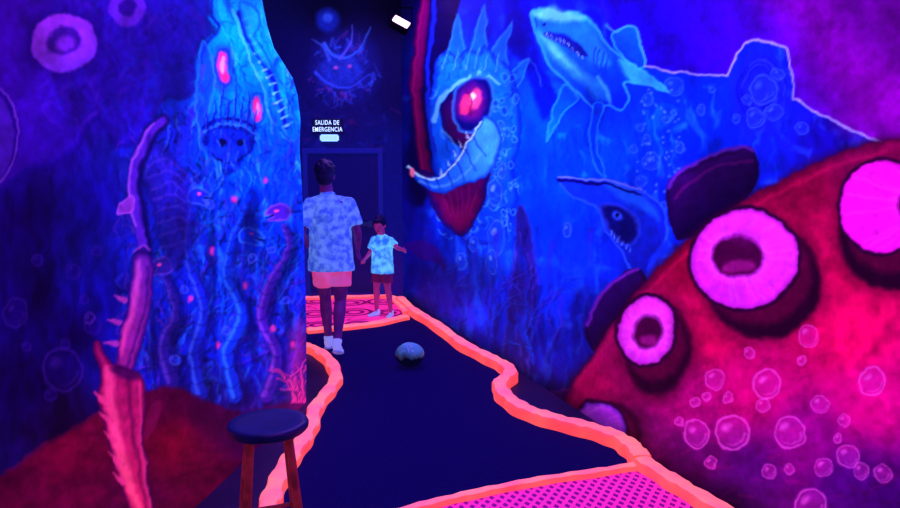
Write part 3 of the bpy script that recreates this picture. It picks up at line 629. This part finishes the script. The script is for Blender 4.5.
rp=nt.nodes.new('ShaderNodeValToRGB'); rp.color_ramp.elements[0].color=lin((120,5,120)); rp.color_ramp.elements[1].color=lin((240,40,165)); nt.links.new(mxm.outputs[0],rp.inputs[0])
nt.links.new(rp.outputs[0],b.inputs['Base Color']); nt.links.new(rp.outputs[0],b.inputs['Emission Color']); b.inputs['Emission Strength'].default_value=.85
poly_slab('patterned_mat',W([(641,471),(540,487),(440,509),(380,525),(380,560),(780,560),(700,508),(668,488)]),0.001,0.02,M_net,be)

# ================================================================== BALL
c=fl(410,368); bm=bmesh.new(); bmesh.ops.create_uvsphere(bm,u_segments=56,v_segments=36,radius=0.125)
for v in bm.verts:
    v.co.z*=.86 if v.co.z>0 else .80
    v.co*=1+.018*math.sin(v.co.x*42)*math.cos(v.co.y*38+1)
for (sx,sy,sz) in [(-.3,-.75,.6),(.15,-.75,.62),(-.1,-.6,.8)]:
    d=Vector((sx,sy,sz)).normalized()
    for v in bm.verts:
        a_=v.co.normalized().angle(d)
        if a_<.2: v.co*=(1-.12*(1-a_/.2))
# dark underside, paler blue top: highlight painted into the colour by height
M_ball=bpy.data.materials.new('slate_ball_painted_highlight'); M_ball.use_nodes=True; nt=M_ball.node_tree; b=nt.nodes['Principled BSDF']; b.inputs['Roughness'].default_value=.25
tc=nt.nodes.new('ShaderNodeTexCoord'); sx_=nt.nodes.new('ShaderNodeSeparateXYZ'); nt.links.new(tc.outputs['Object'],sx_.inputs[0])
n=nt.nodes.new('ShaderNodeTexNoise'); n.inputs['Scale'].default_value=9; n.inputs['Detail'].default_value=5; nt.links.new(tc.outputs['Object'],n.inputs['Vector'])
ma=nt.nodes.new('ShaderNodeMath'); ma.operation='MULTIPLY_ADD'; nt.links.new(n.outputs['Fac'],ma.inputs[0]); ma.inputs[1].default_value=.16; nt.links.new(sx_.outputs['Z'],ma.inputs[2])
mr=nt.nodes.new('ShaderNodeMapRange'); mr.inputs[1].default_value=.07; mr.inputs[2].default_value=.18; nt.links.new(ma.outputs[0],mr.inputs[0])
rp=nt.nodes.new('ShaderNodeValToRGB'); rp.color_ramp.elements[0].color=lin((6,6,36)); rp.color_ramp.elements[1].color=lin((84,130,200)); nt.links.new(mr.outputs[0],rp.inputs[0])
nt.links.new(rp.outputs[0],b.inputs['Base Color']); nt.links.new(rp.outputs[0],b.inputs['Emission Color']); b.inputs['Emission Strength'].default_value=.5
ball=bm_obj('black_ball',bm,M_ball,smooth=True)
zmin=min(v.co.z for v in ball.data.vertices); ball.location=(c.x,c.y,0.0128-zmin)

# ================================================================== STOOL
sc=fl(268,421,0.65); st=empty('bar_stool',(sc.x,sc.y,0),0.35)
M_seat=mat('dark_blue_seat_paint',(12,6,56),0.35,0.4,noise=(12,(17,11,76)))
M_wood=mat('red_varnished_wood',(96,14,40),0.5,0.4,noise=(14,(138,26,54)))
def lathe(name,prof,m,parent,n=48):
    v=[];f=[]
    for r,z in prof:
        for j in range(n): a=2*math.pi*j/n; v.append((r*math.cos(a),r*math.sin(a),z))
    for i in range(len(prof)-1):
        for j in range(n): f.append([i*n+j,i*n+(j+1)%n,(i+1)*n+(j+1)%n,(i+1)*n+j])
    f.append(list(range(n))[::-1]); f.append([(len(prof)-1)*n+j for j in range(n)])
    return obj_from(name,v,f,m,parent,smooth=True)
lathe('seat',[(.12,.612),(.148,.614),(.157,.624),(.158,.638),(.153,.647),(.142,.651),(.12,.647),(.05,.644),(.01,.643)],M_seat,st)
def tube(bm,a,b_,r0,r1,n=14):
    a=Vector(a);b_=Vector(b_); d=(b_-a).normalized(); t=Vector((0,0,1)) if abs(d.z)<.9 else Vector((1,0,0)); u=d.cross(t).normalized(); w=d.cross(u)
    R=[]
    for c_,r in ((a,r0),(b_,r1)):
        R.append([bm.verts.new(c_+(u*math.cos(2*math.pi*j/n)+w*math.sin(2*math.pi*j/n))*r) for j in range(n)])
    for j in range(n): bm.faces.new([R[0][j],R[0][(j+1)%n],R[1][(j+1)%n],R[1][j]])
    bm.faces.new(R[0][::-1]); bm.faces.new(R[1])
feet=[]
for k in range(4):
    a_=math.pi/4+k*math.pi/2; top=(.10*math.cos(a_),.10*math.sin(a_),.618); bot=(.175*math.cos(a_),.175*math.sin(a_),0.002)
    feet.append((Vector(top),Vector(bot))); bm=bmesh.new(); tube(bm,top,tuple(Vector(top).lerp(Vector(bot),.5)),.015,.018); tube(bm,tuple(Vector(top).lerp(Vector(bot),.5)),bot,.018,.013)
    bm_obj('leg_%d'%(k+1),bm,M_wood,st,True)
for k in range(4):
    t=.62+.1*(k%2); bm=bmesh.new(); a_=feet[k][0].lerp(feet[k][1],t); b_=feet[(k+1)%4][0].lerp(feet[(k+1)%4][1],t); tube(bm,a_,b_,.009,.009); bm_obj('rung_%d'%(k+1),bm,M_wood,st,True)

# ================================================================== DOOR, SIGN, LAMP
dl=aty(306,290,YB-.06).x; dr=aty(384,290,YB-.06).x; dtop=aty(340,153,YB-.06).z; dw=dr-dl; dc=(dl+dr)/2
M_door=mat('dark_blue_door_paint',(9,10,94),0.55,0.5,bump=.1); M_frame=mat('door_frame_paint',(20,26,140),0.5,0.5); M_metal=mat('dull_steel',(60,60,150),0.15,0.3,metal=.7)
de=empty('door_1',(dc,YB-.03,0))
box('leaf',(0,0,dtop/2),(dw-.12,.05,dtop-.1),M_door,de,bev=.006)
box('jamb_1',(-dw/2+.03,-.01,dtop/2),(.06,.09,dtop),M_frame,de,bev=.006); box('jamb_2',(dw/2-.03,-.01,dtop/2),(.06,.09,dtop),M_frame,de,bev=.006); box('lintel',(0,-.01,dtop+.03),(dw,.09,.07),M_frame,de,bev=.006)
for i,(z,h) in enumerate([(1.45,.8),(.5,.75)]): box('panel_%d'%(i+1),(0,-.03,z),(dw-.36,.02,h),M_door,de,bev=.008)
box('push_bar',(0,-.075,1.0),(dw-.3,.035,.05),M_metal,de,bev=.01); box('bar_bracket_1',(-dw/2+.18,-.05,1.0),(.05,.06,.09),M_metal,de,bev=.005); box('bar_bracket_2',(dw/2-.18,-.05,1.0),(.05,.06,.09),M_metal,de,bev=.005)
sp=aty(327,126,YB-.08); se=empty('exit_sign',(sp.x,YB-.03,sp.z))
M_sb=mat('sign_housing',(8,12,66),.4,.5); M_st=mat('sign_lit_lettering',(190,225,255),1.5,.5); M_sl=mat('emergency_lamp_diffuser',(150,200,255),1.3,.4)
box('housing',(0,0,.0),(.42,.05,.2),M_sb,se,bev=.008)
for i,(t,z) in enumerate([('SALIDA DE',.045),('EMERGENCIA',-.045)]):
    cu=bpy.data.curves.new('lettering_%d'%(i+1),'FONT'); cu.body=t; cu.size=.085; cu.align_x='CENTER'; cu.align_y='CENTER'; cu.extrude=.002; cu.offset=.0006; cu.space_character=1.12
    o=bpy.data.objects.new('lettering_%d'%(i+1),cu); S.collection.objects.link(o); o.parent=se; o.rotation_euler=(math.pi/2,0,0); o.location=(0,-.029,z); cu.materials.append(M_st); o.scale=(.72,1,1)
box('emergency_lamp',(0.02,0,-.155),(.25,.06,.09),M_sl,se,bev=.015)
lp=aty(400,27,6.8); le=empty('ceiling_spotlight',lp)
M_lb=mat('lamp_housing_black',(6,3,26),.05,.7,spec=.1); M_lf=mat('lamp_lens',(255,190,235),3.0,.3)
rt=Matrix.Rotation(math.radians(28),4,'Y')@Matrix.Rotation(math.radians(-35),4,'X')
box('lamp_body',(0,.03,.02),(.19,.1,.11),M_lb,le,bev=.012,rot=rt)
box('lens',tuple(rt@Vector((0,-.055,0))+Vector((0,.03,.02))),(.17,.02,.085),M_lf,le,bev=.006,rot=rt)
box('yoke_1',(-.12,.05,.1),(.012,.025,.2),M_lb,le); box('yoke_2',(.12,.05,.1),(.012,.025,.2),M_lb,le); box('yoke_top',(0,.05,.2),(.252,.025,.012),M_lb,le)
bm=bmesh.new(); tube(bm,(0,.05,.2),(0,.05,CEIL-lp.z),.012,.012); bm_obj('stem',bm,M_lb,le,True)

# ================================================================== PEOPLE
def sph(bm,c,r,rot=None,seg=20):
    m=Matrix.Translation(c)
    if rot is not None: m=m@rot
    if not hasattr(r,'__len__'): r=(r,r,r)
    m=m@Matrix.Diagonal((r[0],r[1],r[2],1))
    bmesh.ops.create_uvsphere(bm,u_segments=seg,v_segments=seg//2+2,radius=1,matrix=m)
def limb(bm,pts):
    for (a,ra),(b_,rb) in zip(pts[:-1],pts[1:]):
        tube(bm,a,b_,ra,rb,18)
    for a,ra in pts: sph(bm,Vector(a),ra,seg=18)
def loft(bm,rings,n=32):
    R=[]
    for (cx,cy,z,rx,ry) in rings:
        R.append([bm.verts.new((cx+rx*math.cos(2*math.pi*j/n),cy+ry*math.sin(2*math.pi*j/n),z)) for j in range(n)])
    for a,b_ in zip(R[:-1],R[1:]):
        for j in range(n): bm.faces.new([a[j],a[(j+1)%n],b_[(j+1)%n],b_[j]])
    bm.faces.new(R[0][::-1]); bm.faces.new(R[-1])
def finish(name,bm,m,parent,vox,smooth=6,tex=None):
    bmesh.ops.recalc_face_normals(bm,faces=bm.faces)
    o=bm_obj(name,bm,m,parent,True); r=o.modifiers.new('r','REMESH'); r.mode='VOXEL'; r.voxel_size=vox; r.use_smooth_shade=True
    s_=o.modifiers.new('s','SMOOTH'); s_.iterations=smooth; s_.factor=.5
    if tex:
        t=bpy.data.textures.new(name+'_folds','CLOUDS'); t.noise_scale=tex[0]; d=o.modifiers.new('d','DISPLACE'); d.texture=t; d.strength=tex[1]; d.texture_coords='LOCAL'
    return o
def hand(bm,w,e,side,sc,curl=.6):
    w=Vector(w);d=(w-Vector(e)).normalized(); up=Vector((0,0,1)); lat=d.cross(Vector((side,0,0)))
    if lat.length<.1: lat=d.cross(up)
    lat.normalize(); nrm=d.cross(lat).normalized()*side
    fr=Matrix((( *lat,),( *nrm,),( *d,))).transposed().to_4x4()
    sph(bm,w+d*.045*sc,(.040*sc,.017*sc,.052*sc),fr,18)
    L=[.068,.078,.072,.056]
    for k in range(4):
        b0=w+d*.08*sc+lat*(.028-.019*k)*sc; l=L[k]*sc; pts=[(b0-d*.03*sc,.0095*sc),(b0,.0092*sc)]; dd=d.copy(); q_=b0
        for j in range(3):
            dd=(dd-nrm*curl*.45).normalized(); q_=q_+dd*l*(.45,.32,.23)[j]; pts.append((q_,(.0085,.008,.007)[j]*sc))
        limb(bm,pts)
    b0=w+d*.025*sc+lat*.032*sc; d1=(d+lat*.9-nrm*.3).normalized(); d2=(d+lat*.25-nrm*.4).normalized()
    limb(bm,[(b0-lat*.015*sc,.012*sc),(b0+d1*.03*sc,.011*sc),(b0+d1*.03*sc+d2*.028*sc,.0095*sc)])
def person(name,loc,yaw,J,sc,hs,mats,vox):
    e=empty(name,loc,yaw); SK,SH,PT,HR,SHOE,SOLE,EYE,LIP=mats
    bm=bmesh.new(); H=Vector(J['head']); hr=Matrix.Rotation(J.get('hz',0),4,'Z')@Matrix.Rotation(J.get('hx',0),4,'X')
    sph(bm,H+hr@Vector((0,-.008,.02))*hs,(.076*hs,.092*hs,.095*hs),hr,28)
    sph(bm,H+hr@Vector((0,.022,-.045))*hs,(.056*hs,.062*hs,.07*hs),hr,24)
    sph(bm,H+hr@Vector((0,.068,-.098))*hs,(.022*hs,.018*hs,.018*hs),hr)
    limb(bm,[(H+hr@Vector((0,.088,.008))*hs,.007*hs),(H+hr@Vector((0,.104,-.022))*hs,.012*hs)])
    sph(bm,H+hr@Vector((0,.082,.028))*hs,(.05*hs,.012*hs,.010*hs),hr)
    for s_ in (-1,1): sph(bm,H+hr@Vector((s_*.077,-.005,-.01))*hs,(.011*hs,.02*hs,.032*hs),hr); sph(bm,H+hr@Vector((s_*.035,.07,-.025))*hs,(.02*hs,.014*hs,.016*hs),hr)
    nb=Vector(J['neck']); limb(bm,[(nb,.060*sc),(H+hr@Vector((0,-.02,-.05))*hs,.054*hs)])
    loft(bm,[(0,0,z*1.0,rx,ry) for z,rx,ry in J['torso']])
    for sd in ('L','R'):
        a=J['arm'+sd]; limb(bm,[(a[0],.050*sc),(Vector(a[0]).lerp(Vector(a[1]),.45),.045*sc),(a[1],.036*sc),(Vector(a[1]).lerp(Vector(a[2]),.3),.038*sc),(a[2],.025*sc)])
        hand(bm,a[2],a[1],-1 if sd=='L' else 1,sc*J.get('hand',1),J.get('curl',.6))
        l=J['leg'+sd]; limb(bm,[(l[0],.09*sc),(Vector(l[0]).lerp(Vector(l[1]),.5),.075*sc),(l[1],.053*sc),(Vector(l[1]).lerp(Vector(l[2]),.3)+Vector((0,-.012*sc,0)),.056*sc),(Vector(l[1]).lerp(Vector(l[2]),.7),.04*sc),(l[2],.036*sc)])
    finish('body',bm,SK,e,vox,4)
    for s_,nm in ((-1,'eye_1'),(1,'eye_2')):
        bm=bmesh.new(); sph(bm,H+hr@Vector((s_*.031,.0825,.004))*hs,(.013*hs,.007*hs,.007*hs),hr,14); bm_obj(nm,bm,EYE,e,True)
    bm=bmesh.new(); sph(bm,H+hr@Vector((0,.085,-.062))*hs,(.022*hs,.007*hs,.007*hs),hr,14); bm_obj('mouth',bm,LIP,e,True)
    bm=bmesh.new(); sph(bm,H+hr@Vector((0,-.022,.034))*hs,(.089*hs,.098*hs,.096*hs),hr,28); sph(bm,H+hr@Vector((0,-.052,-.015))*hs,(.077*hs,.060*hs,.09*hs),hr,24)
    sph(bm,H+hr@Vector((.01,.05,.075))*hs,(.06*hs,.042*hs,.032*hs),hr,20)
    for k in range(46):
        th=random.uniform(0,6.28); ph=random.uniform(.15,1.5); dv=Vector((math.cos(th)*math.sin(ph),math.sin(th)*math.sin(ph),math.cos(ph)))
        if dv.y>.55 and dv.z<.5: continue
        sph(bm,H+hr@(Vector((0,-.022,.034))+Vector((dv.x*.083,dv.y*.092,dv.z*.092)))*hs,random.uniform(.014,.024)*hs,None,10)
    finish('hair',bm,HR,e,vox*.9,2)
    bm=bmesh.new(); loft(bm,[(x_,y_,z,rx,ry) for x_,y_,z,rx,ry in J['shirt']])
    for sd in ('L','R'):
        a=J['arm'+sd]; sl=Vector(a[0]).lerp(Vector(a[1]),J['sleeve'])
        sph(bm,Vector(a[0])+Vector((0,0,-.004)),.058*sc); tube(bm,a[0],sl,.058*sc,.070*sc,24)
    limb(bm,[(nb+Vector((0,0,-.045*sc)),.078*sc),(nb+Vector((0,0,-.01)),.068*sc)])
    for s_ in (-1,1): limb(bm,[(nb+Vector((0,0,-.045*sc)),.07*sc),(Vector(J['armL' if s_<0 else 'armR'][0])+Vector((0,0,-.004)),.057*sc)])
    finish('shirt',bm,SH,e,vox,4,(.09*sc,.018*sc))
    bm=bmesh.new(); tube(bm,nb+Vector((0,.005,.0)),nb+Vector((0,.012,.035*sc)),.072*sc,.064*sc,24); finish('collar',bm,SH,e,vox,1)
    bm=bmesh.new(); loft(bm,[(0,0,z,rx,ry) for z,rx,ry in J['waist']])
    for sd in ('L','R'):
        l=J['leg'+sd]; k=Vector(l[0]).lerp(Vector(l[1]),J['hem']); sph(bm,Vector(l[0]),.1*sc); tube(bm,l[0],k,.102*sc,.098*sc,24)
    finish('shorts',bm,PT,e,vox,2,(.08*sc,.014*sc))
    for sd in ('L','R'):
        A_=Vector(J['leg'+sd][2]); tilt=J.get('foot'+sd,0); fz=J.get('yaw'+sd,0); R_=Matrix.Rotation(fz,4,'Z')@Matrix.Rotation(tilt,4,'X')
        P=lambda x,y,z: A_+R_@(Vector((x,y,z))*sc)
        bm=bmesh.new(); sph(bm,P(0,-.02,-.03),(.04*sc,.052*sc,.048*sc),R_); sph(bm,P(0,.05,-.045),(.042*sc,.07*sc,.035*sc),R_); sph(bm,P(0,.13,-.058),(.046*sc,.06*sc,.026*sc),R_)
        tube(bm,P(0,-.012,.0),P(0,-.008,.03),.044*sc,.044*sc); finish('shoe_'+('1' if sd=='L' else '2'),bm,SHOE,e,vox,3)
        bm=bmesh.new(); sph(bm,P(0,-.015,-.078),(.043*sc,.055*sc,.014*sc),R_); sph(bm,P(0,.06,-.078),(.043*sc,.09*sc,.014*sc),R_); sph(bm,P(0,.125,-.076),(.049*sc,.066*sc,.014*sc),R_); finish('sole_'+('1' if sd=='L' else '2'),bm,SOLE,e,vox,1)
    return e
M_skin=mat('skin',(70,15,108),0.42,0.5,noise=(12,(94,20,110)))
M_skin2=mat('skin_child',(150,34,124),0.45,0.5,noise=(12,(175,44,128)))
M_hair=mat('dark_hair',(8,5,46),0.3,0.6,noise=(40,(16,12,74)))
M_shirt=mat('patterned_light_shirt',(52,82,215),0.72,0.8,noise=(18,(100,140,240)))
M_shorts=mat('coral_shorts',(225,52,112),0.75,0.8,noise=(5,(195,84,180)))
M_shoe=mat('white_sneaker',(150,150,240),0.65,0.6); M_sole=mat('sneaker_sole',(120,110,215),0.5,0.6)
M_eye=mat('eye',(40,40,110),.4,.2); M_lip=mat('lips',(120,20,90),.4,.4)
M_cshirt=mat('child_graphic_tshirt',(105,208,255),0.85,0.8,noise=(13,(40,110,240))); M_cshorts=mat('child_dark_shorts',(80,12,84),0.5,0.8,noise=(10,(110,16,84)))
Ja=dict(head=(-.04,.04,1.625),hx=-.12,neck=(-.02,0,1.44),
 torso=[(.86,.15,.11),(.95,.165,.12),(1.08,.15,.105),(1.22,.165,.115),(1.34,.175,.11),(1.40,.15,.09),(1.44,.07,.06)],
 armL=((-.17,0,1.38),(-.255,-.06,1.12),(-.205,.13,.97)),armR=((.17,0,1.38),(.245,-.04,1.12),(.225,.16,.95)),
 legL=((-.085,.01,.91),(-.078,.14,.50),(-.066,.21,.10)),legR=((.085,0,.91),(.078,-.02,.50),(.066,-.21,.165)),
 footR=-.35,footL=.0,hem=.66,sleeve=.76,
 shirt=[(0,0,.78,.208,.15),(0,0,.86,.203,.148),(0,0,1.0,.192,.14),(0,0,1.15,.186,.136),(0,0,1.28,.188,.132),(0,0,1.36,.168,.115),(0,0,1.42,.12,.085),(0,0,1.45,.08,.07)],
 waist=[(.78,.175,.135),(.9,.18,.138),(.99,.165,.125)])
adult=person('walking_man',((331-450)/650*5.82,5.78,.016),0.05,Ja,1.0,1.0,(M_skin,M_shirt,M_shorts,M_hair,M_shoe,M_sole,M_eye,M_lip),.0075)
k=.66
def sck(J,k):
    o={}
    for a,b_ in J.items():
        if a in('torso','shirt','waist'): o[a]=[tuple(x*k for x in r) for r in b_]
        elif a in('neck',): o[a]=tuple(x*k for x in b_)
        elif a.startswith('arm') or a.startswith('leg'): o[a]=tuple(tuple(x*k for x in r) for r in b_)
        else: o[a]=b_
    return o
Jc=dict(neck=(0,0,1.42),hx=-.25,hz=.25,
 torso=Ja['torso'],armL=((-.17,0,1.37),(-.33,.02,1.24),(-.50,.10,1.22)),armR=((.17,0,1.37),(.25,.02,1.12),(.2,.22,1.04)),
 legL=((-.085,0,.91),(-.13,.03,.50),(-.16,-.02,.10)),legR=((.085,0,.91),(.10,.05,.50),(.12,.02,.10)),yawL=.3,yawR=-.3,
 hem=.72,sleeve=.7,shirt=[(x,y,z,rx*1.06,ry*1.08) for x,y,z,rx,ry in Ja['shirt']],waist=Ja['waist'],hand=1.0,curl=.5)
Jc=sck(Jc,k); Jc['head']=(0.01,.03,1.065)
cp=fl(383,317,.02)
child=person('child',(cp.x,cp.y,.0215),math.radians(150),Jc,k,.82,(M_skin2,M_cshirt,M_cshorts,M_hair,M_shoe,M_sole,M_eye,M_lip),.006)

# ================================================================== LIGHTS
def area(name,loc,rot,size,e,col):
    l=bpy.data.lights.new(name,'AREA'); l.shape='RECTANGLE'; l.size=size[0]; l.size_y=size[1]; l.energy=e; l.color=col
    o=bpy.data.objects.new(name,l); S.collection.objects.link(o); o.location=loc; o.rotation_euler=rot; return o
area('blacklight_tube',(0.2,2.0,CEIL-.15),(0,0,0),(1.2,.15),40,(.28,.04,1))
area('blacklight_tube.001',(-.4,5.0,CEIL-.15),(0,0,0),(1.2,.15),55,(.24,.06,1))
area('blacklight_tube.002',(-1.2,7.6,CEIL-.15),(0,0,0),(1.2,.15),45,(.24,.06,1))
sl=bpy.data.lights.new('spotlight_bulb','SPOT'); sl.energy=22; sl.color=(1,.45,.85); sl.spot_size=1.2; sl.shadow_soft_size=.06
so=bpy.data.objects.new('spotlight_bulb',sl); S.collection.objects.link(so); so.location=lp+Vector((-.03,-.12,-.06)); so.rotation_euler=(math.radians(-28),math.radians(10),0)
w=bpy.data.worlds.new('world'); S.world=w; w.use_nodes=True; w.node_tree.nodes['Background'].inputs[0].default_value=(.01,.005,.08,1); w.node_tree.nodes['Background'].inputs[1].default_value=.3
